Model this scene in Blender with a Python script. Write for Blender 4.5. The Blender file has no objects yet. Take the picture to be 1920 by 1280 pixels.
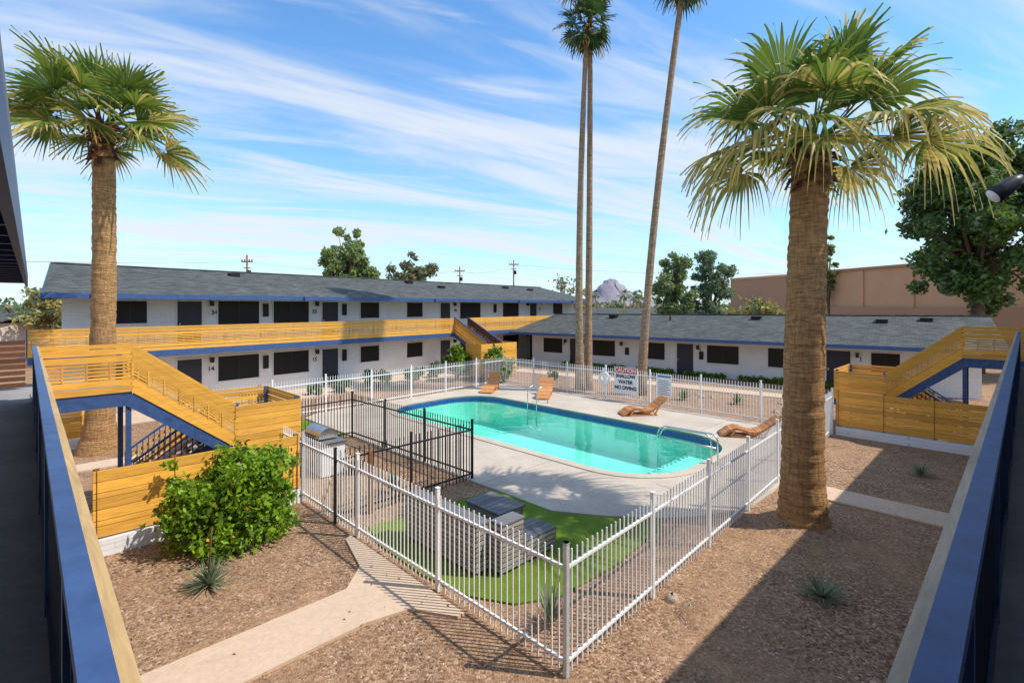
import bpy, math, random
import numpy as np
from mathutils import Vector, Matrix
from mathutils.geometry import tessellate_polygon
R2=math.sqrt(2)
random.seed(7)
scene=bpy.context.scene
def UV(a,b,c): return Vector(((a-b)/R2,(a+b)/R2,c))
def XY(a,b,c): return Vector((a,b,c))
def make_frame(ou,ov,du,dv,flip=1):
    l=math.hypot(du,dv); du/=l; dv/=l
    bu,bv=(-dv*flip,du*flip)
    def F(a,b,c): return UV(ou+du*a+bu*b, ov+dv*a+bv*b, c)
    return F
FA=make_frame(1.54,26.3,1,.122)
FB=make_frame(29.45,27.2,.1337,-1)
# ---------------- materials
class NT:
    def __init__(s,name):
        m=bpy.data.materials.new(name); m.use_nodes=True
        s.m=m; s.t=m.node_tree; s.n=s.t.nodes; s.l=s.t.links
        s.b=s.n['Principled BSDF']; s.out=s.n['Material Output']
        s.geo=s.n.new('ShaderNodeNewGeometry')
    def new(s,t,**k):
        n=s.n.new(t)
        for a,b in k.items(): setattr(n,a,b)
        return n
    def mapping(s,rot=0,scale=(1,1,1)):
        mp=s.new('ShaderNodeMapping'); mp.vector_type='POINT'
        mp.inputs['Rotation'].default_value=(0,0,rot)
        s.l.new(s.geo.outputs['Position'],mp.inputs['Vector'])
        if scale!=(1,1,1):
            m2=s.new('ShaderNodeMapping'); m2.inputs['Scale'].default_value=scale
            s.l.new(mp.outputs[0],m2.inputs['Vector']); return m2.outputs[0]
        return mp.outputs[0]
    def noise(s,vec,scale,detail=4,rough=.6,dist=0):
        n=s.new('ShaderNodeTexNoise'); n.inputs['Scale'].default_value=scale
        n.inputs['Detail'].default_value=detail; n.inputs['Roughness'].default_value=rough
        n.inputs['Distortion'].default_value=dist
        s.l.new(vec,n.inputs['Vector']); return n.outputs['Fac']
    def ramp(s,fac,stops):
        r=s.new('ShaderNodeValToRGB'); e=r.color_ramp.elements
        while len(e)>2: e.remove(e[-1])
        for i,(p,c) in enumerate(stops):
            if i>1: e.new(p)
            e[i].position=p
            e[i].color=(c[0],c[1],c[2],1) if not isinstance(c,(int,float)) else (c,c,c,1)
        s.l.new(fac,r.inputs[0]); return r.outputs['Color']
    def mix(s,f,a,b,mode='MIX'):
        m=s.new('ShaderNodeMix'); m.data_type='RGBA'; m.blend_type=mode
        for k,x in ((0,f),(6,a),(7,b)):
            if isinstance(x,(int,float)): m.inputs[k].default_value=x if k==0 else (x,x,x,1)
            elif isinstance(x,tuple): m.inputs[k].default_value=(x[0],x[1],x[2],1)
            else: s.l.new(x,m.inputs[k])
        return m.outputs[2]
    def bump(s,h,strength=.5,dist=.02):
        b=s.new('ShaderNodeBump'); b.inputs['Strength'].default_value=strength; b.inputs['Distance'].default_value=dist
        s.l.new(h,b.inputs['Height']); s.l.new(b.outputs[0],s.b.inputs['Normal']); return b
    def col(s,c):
        if isinstance(c,tuple): s.b.inputs['Base Color'].default_value=(c[0],c[1],c[2],1)
        else: s.l.new(c,s.b.inputs['Base Color'])
    def rough(s,r,spec=.3,metal=0):
        s.b.inputs['Roughness'].default_value=r; s.b.inputs['Specular IOR Level'].default_value=spec; s.b.inputs['Metallic'].default_value=metal
def plain(name,c,r=.6,spec=.3,metal=0,var=.12,scale=6):
    t=NT(name); v=t.mapping()
    n=t.noise(v,scale,3); lo=tuple(x*(1-var) for x in c); hi=tuple(min(1,x*(1+var)) for x in c)
    t.col(t.ramp(n,[(.3,lo),(.7,hi)])); t.rough(r,spec,metal); return t.m
M={}
M['white']=plain('white_metal_paint',(.84,.83,.81),.4,.4,var=.04)
M['black']=plain('black_metal_paint',(.018,.018,.02),.45,.4)
M['blue']=plain('blue_paint',(.045,.095,.235),.42,.4,var=.22,scale=9)
M['navy']=plain('navy_paint',(.03,.045,.10),.45,.4,var=.2)
M['dark']=plain('dark_screen',(.022,.018,.017),.45,.2)
M['door']=plain('door_paint',(.042,.042,.054),.5,.3)
M['trim']=plain('white_trim',(.76,.76,.77),.5,.3,var=.05)
M['steel']=plain('stainless_steel',(.66,.64,.6),.25,.5,1)
M['soffit']=plain('soffit_paint',(.16,.17,.19),.6,.2)
def wood(name,c,angdeg=45,var=.22,rough=.55):
    t=NT(name); v=t.mapping(-math.radians(angdeg),(1.2,14,22))
    n=t.noise(v,1.6,5,.65,.6)
    lo=tuple(x*(1-var*1.5) for x in c); hi=tuple(min(1,x*(1+var*.7)) for x in c)
    base=t.ramp(n,[(.3,lo),(.62,hi)])
    isl=t.ramp(t.geo.outputs['Random Per Island'],[(0,.72),(1,1.15)])
    base=t.mix(1,base,isl,'MULTIPLY')
    n2=t.noise(t.mapping(),.9,3)
    base=t.mix(t.ramp(n2,[(.45,0.),(.8,.3)]),base,tuple(x*.55 for x in c))
    t.col(base); t.rough(rough,.3); t.bump(n,.25,.004); return t.m
YW=(.86,.44,.07)
M['wood_u']=wood('yellow_stained_wood',YW,45,.18)
M['wood_v']=wood('yellow_stained_wood_cross',(.84,.41,.065),135,.18)
M['cedar']=wood('cedar_wood',(.66,.29,.10),45)
M['rawwood']=wood('raw_wood_cap',(.66,.44,.20),135)
M['rawwood_u']=wood('raw_wood_cap_cross',(.58,.42,.27),45)
M['slat']=wood('brown_slat_wood',(.16,.065,.035),135)
M['greywood']=wood('grey_composite_wood',(.36,.34,.31),135,.12)
M['greytop']=wood('dark_grey_table_wood',(.15,.15,.155),135,.12)
M['pole']=wood('pole_wood',(.24,.11,.05),45)
def gravel():
    t=NT('gravel'); v=t.mapping()
    vo=t.new('ShaderNodeTexVoronoi'); vo.inputs['Scale'].default_value=30
    t.l.new(v,vo.inputs['Vector'])
    sep=t.new('ShaderNodeSeparateColor'); t.l.new(vo.outputs['Color'],sep.inputs[0])
    c=t.ramp(sep.outputs[0],[(0,(.15,.082,.047)),(.3,(.27,.155,.09)),(.65,(.38,.235,.14)),(.93,(.47,.31,.20)),(1,(.62,.49,.36))])
    big=t.noise(v,.5,5,.6)
    c=t.mix(t.ramp(big,[(.42,.0),(.70,.75)]),c,(.42,.25,.14))
    md=t.noise(v,2.2,4,.7)
    c=t.mix(.9,c,t.ramp(md,[(.3,.74),(.7,1.15)]),'MULTIPLY')
    fine=t.noise(v,60,2)
    c=t.mix(.5,c,t.ramp(fine,[(.3,.6),(.7,1.25)]),'MULTIPLY')
    t.col(c); t.rough(.9,.15)
    d=t.ramp(vo.outputs['Distance'],[(0,1.),(.6,0.)])
    t.bump(d,.75,.015); return t.m
M['gravel']=gravel()
def concrete(name,c,stain=.25):
    t=NT(name); v=t.mapping()
    a=t.noise(v,.7,6,.65); b=t.noise(v,14,4); 
    x=t.ramp(a,[(.3,tuple(k*(1-stain) for k in c)),(.65,c)])
    x=t.mix(.6,x,t.ramp(b,[(.3,.82),(.7,1.1)]),'MULTIPLY')
    st=t.noise(v,2.3,5,.7,1.5)
    x=t.mix(t.ramp(st,[(.60,0.),(.72,.35)]),x,tuple(k*.6 for k in c))
    t.col(x); t.rough(.85,.2); t.bump(b,.25,.004); return t.m
M['deck']=concrete('pool_deck_concrete',(.60,.51,.41),.24)
M['path']=concrete('sidewalk_concrete',(.66,.49,.35),.14)
M['walk']=concrete('walkway_concrete',(.34,.33,.33),.3)
M['tan']=concrete('tan_stucco',(.68,.39,.22),.08)
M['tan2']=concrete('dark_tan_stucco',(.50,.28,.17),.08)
M['street']=concrete('house_stucco',(.6,.5,.42),.1)
def turf():
    t=NT('artificial_turf'); v=t.mapping()
    a=t.noise(v,1.3,5); b=t.noise(v,90,2)
    x=t.ramp(a,[(.3,(.10,.17,.015)),(.7,(.18,.27,.03))])
    x=t.mix(.8,x,t.ramp(b,[(.3,.45),(.7,1.5)]),'MULTIPLY')
    t.col(x); t.rough(.9,.15); t.bump(b,.8,.02); return t.m
M['turf']=turf()
def wallm(name,ang,c=(.88,.87,.86)):
    t=NT(name); v=t.mapping(-ang)
    s=t.new('ShaderNodeSeparateXYZ'); t.l.new(v,s.inputs[0])
    cb=t.new('ShaderNodeCombineXYZ'); t.l.new(s.outputs[0],cb.inputs[0]); t.l.new(s.outputs[2],cb.inputs[1])
    br=t.new('ShaderNodeTexBrick'); t.l.new(cb.outputs[0],br.inputs['Vector'])
    br.inputs['Scale'].default_value=1; br.inputs['Brick Width'].default_value=.4; br.inputs['Row Height'].default_value=.1
    br.inputs['Mortar Size'].default_value=.006; br.inputs['Mortar Smooth'].default_value=.3
    br.inputs['Color1'].default_value=(c[0],c[1],c[2],1); br.inputs['Color2'].default_value=(c[0]*.95,c[1]*.95,c[2]*.95,1)
    br.inputs['Mortar'].default_value=(c[0]*.78,c[1]*.78,c[2]*.78,1)
    n=t.noise(t.mapping(),1.2,5)
    t.col(t.mix(.7,br.outputs['Color'],t.ramp(n,[(.3,.88),(.7,1.04)]),'MULTIPLY')); t.rough(.7,.2)
    iv=t.new('ShaderNodeMath',operation='SUBTRACT'); iv.inputs[0].default_value=1; t.l.new(br.outputs['Fac'],iv.inputs[1])
    t.bump(iv.outputs[0],.5,.01); return t.m
AA=math.atan2(1.122,.878); AB=math.atan2(-.866,1.1337)
M['wallA']=wallm('painted_block_wall_a',AA); M['wallB']=wallm('painted_block_wall_b',AB)
def shingle(name,ang):
    t=NT(name); v=t.mapping(-ang)
    br=t.new('ShaderNodeTexBrick'); t.l.new(v,br.inputs['Vector'])
    br.inputs['Scale'].default_value=1; br.inputs['Brick Width'].default_value=.33; br.inputs['Row Height'].default_value=.15
    br.inputs['Mortar Size'].default_value=.008
    br.inputs['Color1'].default_value=(.060,.066,.064,1); br.inputs['Color2'].default_value=(.115,.122,.117,1); br.inputs['Mortar'].default_value=(.034,.037,.036,1)
    n=t.noise(v,1.1,6,.7); f=t.noise(v,25,3)
    x=t.mix(.8,br.outputs['Color'],t.ramp(n,[(.3,.7),(.7,1.3)]),'MULTIPLY')
    x=t.mix(.7,x,t.ramp(f,[(.3,.7),(.7,1.35)]),'MULTIPLY')
    t.col(x); t.rough(.9,.2); t.bump(br.outputs['Fac'],-.4,.01); return t.m
M['roofA']=shingle('asphalt_shingle_a',AA); M['roofB']=shingle('asphalt_shingle_b',AB)
def leafm(name,c1,c2,trans=.3,scale=1.2,rough=.5):
    t=NT(name); v=t.mapping()
    n=t.noise(v,scale,2)
    r=t.geo.outputs['Random Per Island']
    x=t.mix(.5,t.ramp(n,[(.35,c1),(.65,c2)]),t.ramp(r,[(0,c1),(1,c2)]))
    t.col(x); t.rough(rough,.3)
    tr=t.new('ShaderNodeBsdfTranslucent'); t.l.new(x,tr.inputs[0])
    ms=t.new('ShaderNodeMixShader'); ms.inputs[0].default_value=trans
    t.l.new(t.b.outputs[0],ms.inputs[1]); t.l.new(tr.outputs[0],ms.inputs[2]); t.l.new(ms.outputs[0],t.out.inputs[0]); return t.m
M['palm']=leafm('palm_leaf_green',(.08,.14,.02),(.24,.32,.05),.42)
M['palmy']=leafm('palm_leaf_yellow',(.38,.34,.08),(.68,.52,.18),.42)
M['palmd']=leafm('palm_leaf_dark',(.03,.07,.025),(.08,.15,.04),.3)
M['dry']=leafm('dry_frond',(.07,.03,.015),(.22,.10,.045),.1)
M['bush']=leafm('bush_leaf',(.14,.27,.01),(.34,.52,.035),.4,3)
M['bushd']=leafm('shrub_leaf',(.05,.12,.014),(.13,.23,.03),.3,3)
M['olive']=leafm('olive_leaf',(.13,.19,.10),(.28,.36,.21),.42)
M['tree']=leafm('tree_leaf',(.055,.11,.02),(.16,.25,.05),.4)
M['pine']=leafm('pine_needle',(.18,.26,.06),(.42,.48,.15),.45)
M['brownleaf']=leafm('brown_leaf',(.16,.14,.07),(.30,.24,.12),.35)
M['yellowleaf']=leafm('yellow_leaf',(.38,.28,.06),(.60,.46,.12),.35)
M['orange']=leafm('orange_flower',(.85,.25,.02),(.95,.42,.03),.2)
M['yucca']=leafm('yucca_leaf',(.10,.16,.09),(.28,.34,.19),.2)
M['straw']=leafm('straw_grass',(.33,.22,.10),(.52,.38,.20),.2)
def bark(name,c,rings):
    t=NT(name); v=t.mapping(0,(1,1,rings))
    n=t.noise(v,3.2,5,.7,.5); f=t.noise(t.mapping(0,(7,7,1.2)),3,5,.7)
    x=t.ramp(n,[(.3,tuple(k*.45 for k in c)),(.5,c),(.7,tuple(min(1,k*1.4) for k in c))])
    x=t.mix(.8,x,t.ramp(f,[(.3,.5),(.7,1.35)]),'MULTIPLY')
    t.col(x); t.rough(.9,.15)
    ad=t.new('ShaderNodeMath',operation='ADD'); t.l.new(n,ad.inputs[0]); t.l.new(f,ad.inputs[1])
    t.bump(ad.outputs[0],1.0,.06); return t.m
M['barkp']=bark('palm_bark',(.54,.30,.13),9)
M['barkt']=bark('slender_palm_bark',(.40,.27,.17),5)
M['bark']=bark('tree_bark',(.18,.12,.08),1)
def poolm():
    t=NT('pool_plaster'); v=t.mapping(); n=t.noise(v,1.4,4)
    x=t.ramp(n,[(.3,(.40,.84,.73)),(.7,(.50,.90,.80))])
    t.col(x); t.rough(.7,.2); return t.m
M['pool']=poolm()
M['tile']=plain('pool_tile_blue',(.02,.08,.30),.2,.5,var=.4,scale=12)
def waterm():
    t=NT('pool_water_surface'); v=t.mapping()
    n=t.noise(v,1.6,3,.5,.4); t.n.remove(t.b)
    bp=t.new('ShaderNodeBump'); bp.inputs['Strength'].default_value=.22; bp.inputs['Distance'].default_value=.05; t.l.new(n,bp.inputs['Height'])
    fr=t.new('ShaderNodeFresnel'); fr.inputs['IOR'].default_value=1.42; t.l.new(bp.outputs[0],fr.inputs['Normal'])
    tr=t.new('ShaderNodeBsdfTransparent'); tr.inputs[0].default_value=(.58,.95,.92,1)
    gl=t.new('ShaderNodeBsdfGlossy'); gl.inputs['Roughness'].default_value=.02; t.l.new(bp.outputs[0],gl.inputs['Normal'])
    ms=t.new('ShaderNodeMixShader'); t.l.new(fr.outputs[0],ms.inputs[0]); t.l.new(tr.outputs[0],ms.inputs[1]); t.l.new(gl.outputs[0],ms.inputs[2])
    t.l.new(ms.outputs[0],t.out.inputs[0]); return t.m
M['water']=waterm()
M['red']=plain('sign_red',(.65,.03,.03),.5); M['ink']=plain('sign_black',(.02,.02,.02),.5)
M['signblue']=plain('sign_blue',(.12,.2,.35),.5); M['signwhite']=plain('sign_white',(.85,.85,.85),.5,var=.02)
M['mount']=plain('mountain_rock_with_haze',(.29,.265,.30),.95,.0,scale=.012,var=.12)  # distance haze is painted into the mountain's base colour
M['rock']=plain('rock',(.42,.33,.25),.9,.1,var=.3)
M['dirt']=plain('bare_soil',(.26,.16,.095),.95,.1,var=.3,scale=4)
# ---------------- mesh builder
class MB:
    def __init__(s,name,mats,frame=UV):
        s.name=name; s.mats=mats; s.F=frame; s.v=[]; s.f=[]; s.mi=[]; s.sm=[]
    def raw(s,vs,fs,mi=0,smooth=False):
        o=len(s.v); s.v.extend([tuple(x) for x in vs])
        for f in fs: s.f.append([i+o for i in f]); s.mi.append(mi); s.sm.append(smooth)
    def box(s,a0,a1,b0,b1,c0,c1,mi=0):
        vs=[s.F(a,b,c) for c in (c0,c1) for b in (b0,b1) for a in (a0,a1)]
        s.raw(vs,[(0,1,3,2),(4,6,7,5),(0,4,5,1),(2,3,7,6),(0,2,6,4),(1,5,7,3)],mi)
    def beam(s,p,q,w,h,mi=0):
        P=s.F(*p); Q=s.F(*q); d=(Q-P).normalized()
        if abs(d.z)>.98: side=(s.F(p[0]+1,p[1],p[2])-P).normalized()
        else: side=d.cross(Vector((0,0,1))).normalized()
        up=side.cross(d).normalized(); a=side*w/2; b=up*h/2
        vs=[P-a-b,P+a-b,P+a+b,P-a+b,Q-a-b,Q+a-b,Q+a+b,Q-a+b]
        s.raw(vs,[(0,1,2,3),(4,7,6,5),(0,4,5,1),(1,5,6,2),(2,6,7,3),(3,7,4,0)],mi)
    def quad(s,pts,mi=0): s.raw([s.F(*p) for p in pts],[tuple(range(len(pts)))],mi)
    def slab(s,pts4,th,mi=0):
        a=[s.F(*p) for p in pts4]; n=(a[1]-a[0]).cross(a[2]-a[0]).normalized()
        if n.z<0: n=-n
        b=[x-n*th for x in a]; s.raw(a+b,[(0,1,2,3),(7,6,5,4),(0,4,5,1),(1,5,6,2),(2,6,7,3),(3,7,4,0)],mi)
    def tube(s,pts,rad,n=8,mi=0,world=False,cap=True):
        P=[Vector(p) if world else s.F(*p) for p in pts]
        if not hasattr(rad,'__len__'): rad=[rad]*len(P)
        vs=[];fs=[]; ref=None
        for i,p in enumerate(P):
            d=(P[min(i+1,len(P)-1)]-P[max(i-1,0)]).normalized()
            if ref is None: ref=d.orthogonal().normalized()
            ref=(ref-d*ref.dot(d)).normalized(); o=d.cross(ref)
            for k in range(n):
                t=2*math.pi*k/n; vs.append(p+(ref*math.cos(t)+o*math.sin(t))*rad[i])
        for i in range(len(P)-1):
            for k in range(n):
                a=i*n+k; b=i*n+(k+1)%n; fs.append((a,b,b+n,a+n))
        if cap: fs.append(tuple(range(n))[::-1]); fs.append(tuple(range(len(vs)-n,len(vs))))
        s.raw(vs,fs,mi,True)
    def obj(s,parent=None):
        me=bpy.data.meshes.new(s.name); me.from_pydata(s.v,[],s.f)
        for m in s.mats: me.materials.append(M[m] if isinstance(m,str) else m)
        me.polygons.foreach_set('material_index',s.mi); me.polygons.foreach_set('use_smooth',s.sm); me.update()
        o=bpy.data.objects.new(s.name,me); scene.collection.objects.link(o)
        if parent: o.parent=parent
        return o
def empty(name,loc=(0,0,0)):
    e=bpy.data.objects.new(name,None); scene.collection.objects.link(e); return e
def text(name,body,origin,xd,size,mat,parent,align='CENTER'):
    xd=Vector(xd).normalized(); up=Vector((0,0,1)); n=xd.cross(up)
    c=bpy.data.curves.new(name,'FONT'); c.body=body; c.size=size; c.align_x=align; c.align_y='CENTER'; c.extrude=.004; c.offset=.006; c.space_line=.85
    c.materials.append(M[mat]); o=bpy.data.objects.new(name,c); scene.collection.objects.link(o)
    m=Matrix((xd,up,n)).transposed().to_4x4(); m.translation=Vector(origin)+n*.012; o.matrix_world=m; 
    if parent: o.parent=parent
    return o
def sheet(name,outer,holes,z,th,mat,mat_side=None):
    loops=[[UV(u,v,z) for u,v in outer]]+[[UV(u,v,z) for u,v in h] for h in holes]
    flat=[p for l in loops for p in l]; tr=tessellate_polygon(loops)
    mb=MB(name,[mat]); 
    fs=[]
    for t in tr:
        a,b,c=[flat[i] for i in t]
        fs.append(t if (b-a).cross(c-a).z>0 else (t[0],t[2],t[1]))
    mb.raw(flat,fs,0)
    if th>0:
        for l in loops:
            n=len(l)
            for i in range(n):
                a,b=l[i],l[(i+1)%n]; dz=Vector((0,0,th)); mb.raw([a,b,b-dz,a-dz],[(0,1,2,3)],0)
    return mb.obj()
def rrect(u0,u1,v0,v1,r,n=10,rs=None):
    rs=rs or [r]*4; pts=[]
    for (cu,cv,a0),rr in zip(((u1,v1,0),(u0,v1,90),(u0,v0,180),(u1,v0,270)),rs):
        su=1 if cu==u1 else -1; sv=1 if cv==v1 else -1
        cx=cu-su*rr; cy=cv-sv*rr
        for i in range(n+1):
            t=math.radians(a0+90*i/n); pts.append((cx+rr*math.cos(t),cy+rr*math.sin(t)))
    return pts
# ---------------- ground, pool, deck
pool=rrect(11.4,16.9,6.35,19.5,1.9,12)
B=3500
sheet('ground',[(-B,-B),(B,-B),(B,B),(-B,B)],[pool],0,0,'gravel')
deck_o=[(8.4,20.0),(8.4,7.2),(9.0,6.2),(9.7,5.35),(10.3,4.86),(11.0,4.45),(11.8,4.2),(13,4.15),(20.3,4.75),(20.3,21.0),(10.5,20.8),(9,20.5)]
dk=sheet('pool_deck',deck_o,[pool],.05,.05,'deck')
jt=MB('deck_joints',['walk'])
for (a,b) in [((8.4,9.5),(11.1,9.5)),((8.4,13),(11.1,13)),((8.4,16.5),(11.1,16.5)),((17.3,8),(20.3,8)),((17.3,12),(20.3,12)),((17.3,16),(20.3,16)),((14.2,4.3),(14.2,6.0)),((11.3,4.5),(11.5,6.4))]:
    jt.beam((a[0],a[1],.0525),(b[0],b[1],.0525),.012,.003)
jt.obj(dk)
cop=MB('pool_coping',['deck'])
po=rrect(11.1,17.2,6.05,19.8,2.2,12)
n=len(pool)
for i in range(n):
    j=(i+1)%n
    cop.quad([(pool[i][0],pool[i][1],.075),(pool[j][0],pool[j][1],.075),(po[j][0],po[j][1],.075),(po[i][0],po[i][1],.075)])
    cop.quad([(pool[i][0],pool[i][1],.075),(pool[j][0],pool[j][1],.075),(pool[j][0],pool[j][1],-.02),(pool[i][0],pool[i][1],-.02)])
    cop.quad([(po[i][0],po[i][1],.075),(po[j][0],po[j][1],.075),(po[j][0],po[j][1],.05),(po[i][0],po[i][1],.05)])
cop.obj(dk)
pe=empty('swimming_pool')
ps=MB('basin',['pool','tile'])
for i in range(n):
    j=(i+1)%n; a=pool[i]; b=pool[j]
    ps.quad([(a[0],a[1],.0),(b[0],b[1],.0),(b[0],b[1],-.24),(a[0],a[1],-.24)],1)
    ps.quad([(a[0],a[1],-.24),(b[0],b[1],-.24),(b[0],b[1],-1.3),(a[0],a[1],-1.3)],0)
ps.quad([(p[0],p[1],-1.3) for p in pool],0)
ps.box(12.4,15.6,6.4,7.6,-1.28,-.35,0); ps.box(12.4,15.9,7.6,8.1,-1.28,-.65,0)
for k in range(12):
    ps.box(12.6+k*.26,12.68+k*.26,7.5,7.58,-.35,-.345,1); ps.box(12.6+k*.26,12.68+k*.26,8.0,8.08,-.65,-.645,1)
ps.obj(pe)
ws=MB('water_surface',['water']); ws.quad([(p[0],p[1],-.1) for p in pool]); ws.obj(pe)
turf_o=[(8.4,9.0),(5.2,9.3),(4.95,8.5),(4.9,7.0),(5.05,6.0),(5.4,5.35),(6.0,5.0),(7.4,4.9),(9.2,5.1),(9.7,5.3),(9.0,6.15),(8.4,7.1)]
sheet('turf_lawn',turf_o,[],.035,.035,'turf')
sheet('turf_lawn',[(5.3,16.5),(8.3,16.5),(8.3,20.0),(5.3,20.0)],[],.035,.035,'turf')
def path(o): return sheet('concrete_path',o,[],.04,.04,'path')
path([(-.4,6.5),(3.6,6.5),(4.2,6.35),(4.6,5.7),(4.72,5.7),(4.75,9.2),(4.6,9.1),(4.3,8.0),(3.8,7.5),(-.4,7.5)])
path([(13.4,-.4),(14.35,-.4),(14.35,3.9),(13.4,3.9)])
path([(.3,17.9),(5.0,17.9),(5.0,18.7),(.3,18.7)])
path([(-1,23.3),(26,26.3),(26,29.3),(-1,26.2)])
path([(24.5,24.5),(27.4,2),(28.6,2),(26,25)])
# ---------------- fences
def fence(name,pts,h,mat,posth,spacing=.115,pw=.02,postw=.065,gap=2.3,base=0.03):
    mb=MB(name,[mat])
    for (a,b) in zip(pts[:-1],pts[1:]):
        a=Vector(a);b=Vector(b);d=b-a;L=d.length;d/=L
        k=max(1,round(L/gap))
        for i in range(k+1):
            p=a+d*L*i/k; mb.beam((p.x,p.y,0),(p.x,p.y,posth),postw,postw)
            mb.box(p.x-postw*.6,p.x+postw*.6,p.y-postw*.6,p.y+postw*.6,posth,posth+.015)
        for z in (base+.15,h-.2): mb.beam((a.x,a.y,z),(b.x,b.y,z),.035,.035)
        m=int(L/spacing)
        for i in range(1,m):
            p=a+d*spacing*i; mb.beam((p.x,p.y,base),(p.x,p.y,h),pw,pw)
    return mb.obj()
Apt=(4.81,3.88);Bpt=(20.5,4.62);Cpt=(20.5,21.2);Dpt=(5.1,20.3)
fence('white_pool_fence',[Apt,Bpt,Cpt,Dpt,(4.86,11.7),Apt],1.52,'white',1.62,pw=.017,postw=.058)
def u_(X,Y): return ((X+Y)/R2,(Y-X)/R2)
fence('black_metal_fence',[u_(-3.65,10.45),u_(-1.03,13.07),u_(-5.46,17.3),u_(-7.9,14.6)],1.5,'black',1.56,.11,.018,.05,1.9)
def barrier(name,p,q,mat):
    mb=MB(name,[mat,'wallA','pole'])
    mb.beam((p[0],p[1],.13),(q[0],q[1],.13),.2,.34,1)
    z=.33; hs=[.2,.1,.2,.2,.1,.2,.2]; 
    for h in hs:
        mb.beam((p[0],p[1],z+h/2),(q[0],q[1],z+h/2),.04,h-.014,0); z+=h
    a=Vector(p);b=Vector(q);L=(b-a).length;k=round(L/1.3)
    nrm=Vector((-(b-a).y,(b-a).x)).normalized()*.07
    for i in range(k+1):
        c=a.lerp(b,i/k*.97+.015)+nrm; mb.beam((c.x,c.y,.1),(c.x,c.y,1.55),.09,.09,2)
        c2=c-nrm*1.33
        mb.beam((c2.x,c2.y,.32),(c2.x,c2.y,1.54),.012,.012,2)
    return mb.obj()
barrier('yellow_wood_fence',(1.1,11.7),(4.78,11.7),'wood_u')
barrier('yellow_wood_fence',(20.55,4.5),(20.55,.5),'wood_v')
barrier('yellow_wood_fence',(-.2,20.9),(2.4,21.0),'wood_u')
SL=[(.07,.13),(.215,.13),(.315,.04),(.385,.04),(.455,.04),(.525,.04),(.595,.04),(.70,.13),(.845,.13),(.96,.08)]
def slat(mb,p,q,mi=0,post=1,th=.03,scale=1.0,postgap=.9,off=0.0,posts=True):
    for z,h in SL:
        mb.beam((p[0],p[1],p[2]+z*scale),(q[0],q[1],q[2]+z*scale),th,h*scale*.93,mi)
    a=Vector(p);b=Vector(q);L=(b-a).length;k=max(1,round(L/postgap))
    if posts:
        d2=Vector((-(b-a).y,(b-a).x)); d2=d2.normalized()*(th*.5+.03+off)
        for i in range(k+1):
            c=a.lerp(b,i/k); mb.beam((c.x+d2.x,c.y+d2.y,c.z),(c.x+d2.x,c.y+d2.y,c.z+1.0*scale),.05,.05,post)
    m=max(2,round(L/.35))
    for i in range(m+1):
        c=a.lerp(b,min(.995,max(.005,i/m))); mb.beam((c.x,c.y,c.z+.29*scale),(c.x,c.y,c.z+.62*scale),th*.7,.05,mi)
# ---------------- two storey building
def window(mb,a0,a1,z0,z1,fr=.05):
    mb.box(a0-fr,a1+fr,-.05,.02,z1,z1+fr,1); mb.box(a0-fr,a1+fr,-.08,.02,z0-fr,z0,1)
    mb.box(a0-fr,a0,-.05,.02,z0,z1,1); mb.box(a1,a1+fr,-.05,.02,z0,z1,1)
    mb.box(a0,a1,-.02,.01,z0,z1,0); mb.box((a0+a1)/2-.02,(a0+a1)/2+.02,-.028,-.02,z0,z1,3)
def doorb(mb,a0,a1,z0,h=2.03):
    mb.box(a0-.05,a0,-.05,.02,z0,z0+h+.05,1);mb.box(a1,a1+.05,-.05,.02,z0,z0+h+.05,1);mb.box(a0,a1,-.05,.02,z0+h,z0+h+.05,1)
    mb.box(a0,a1,-.02,.01,z0,z0+h,2); mb.box(a0+.07,a0+.11,-.08,-.02,z0+.95,z0+1.05,4)
    for zz in (.25,1.15): mb.box(a0+.15,a1-.15,-.028,-.02,z0+zz,z0+zz+.7,2)
def sconce(mb,a,z):
    mb.box(a-.05,a+.05,-.06,0,z-.05,z+.12,3); mb.box(a-.09,a+.09,-.26,-.06,z+.08,z+.12,3); mb.box(a-.07,a+.07,-.22,-.08,z-.12,z+.08,3)
bA=empty('two_storey_apartment_building')
F2=2.65
LA=38.3
w=MB('walls',['wallA'],FA)
w.raw([FA(a,b,z) for z in (0,5.0) for a,b in ((0,0),(LA,0),(LA,9),(1.9,9))],[(0,1,5,4),(1,2,6,5),(2,3,7,6),(3,0,4,7),(4,5,6,7)],0)
w.raw([FA(0,0,5),FA(1.9,9,5),FA(.95,4.5,6.4)],[(0,1,2)]); w.obj(bA)
op=MB('windows_and_doors',['dark','trim','door','black','steel'],FA)
def ua(u): return (u-1.54)*1.0074
big=[(7.15,9.07),(9.8,11.75),(23.56,25.8),(28.5,30.6)]
small=[(3.15,4.31),(15.05,16.4),(18.6,19.95),(35.8,37.4)]
doors=[(5.45,6.45),(12.55,13.55),(21.6,22.55),(32.2,33.2)]
for z in (0,F2):
    for a,b in big: window(op,ua(a),ua(b),z+.9,z+2.08)
    for a,b in small: window(op,ua(a),ua(b),z+1.1,z+2.05)
    for a,b in doors: doorb(op,ua(a),ua(b),z+.02)
    for u in (6.85,12.2,22.95,31.8): sconce(op,ua(u),z+1.95)
    for u in (9.4,13.95,27.5): op.box(ua(u)-.12,ua(u)+.12,-.12,0,z+1.3,z+1.95,0)
op.obj(bA)
dA=(FA(1,0,0)-FA(0,0,0))
for (u,s,z) in ((7.0,'34',F2),(12.1,'35',F2),(23.1,'36',F2),(33.7,'37',F2),(6.85,'14',0),(12.1,'15',0),(23.1,'16',0)):
    text('door_number',s,FA(ua(u),0,z+1.52),dA,.30,'ink',bA)
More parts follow.
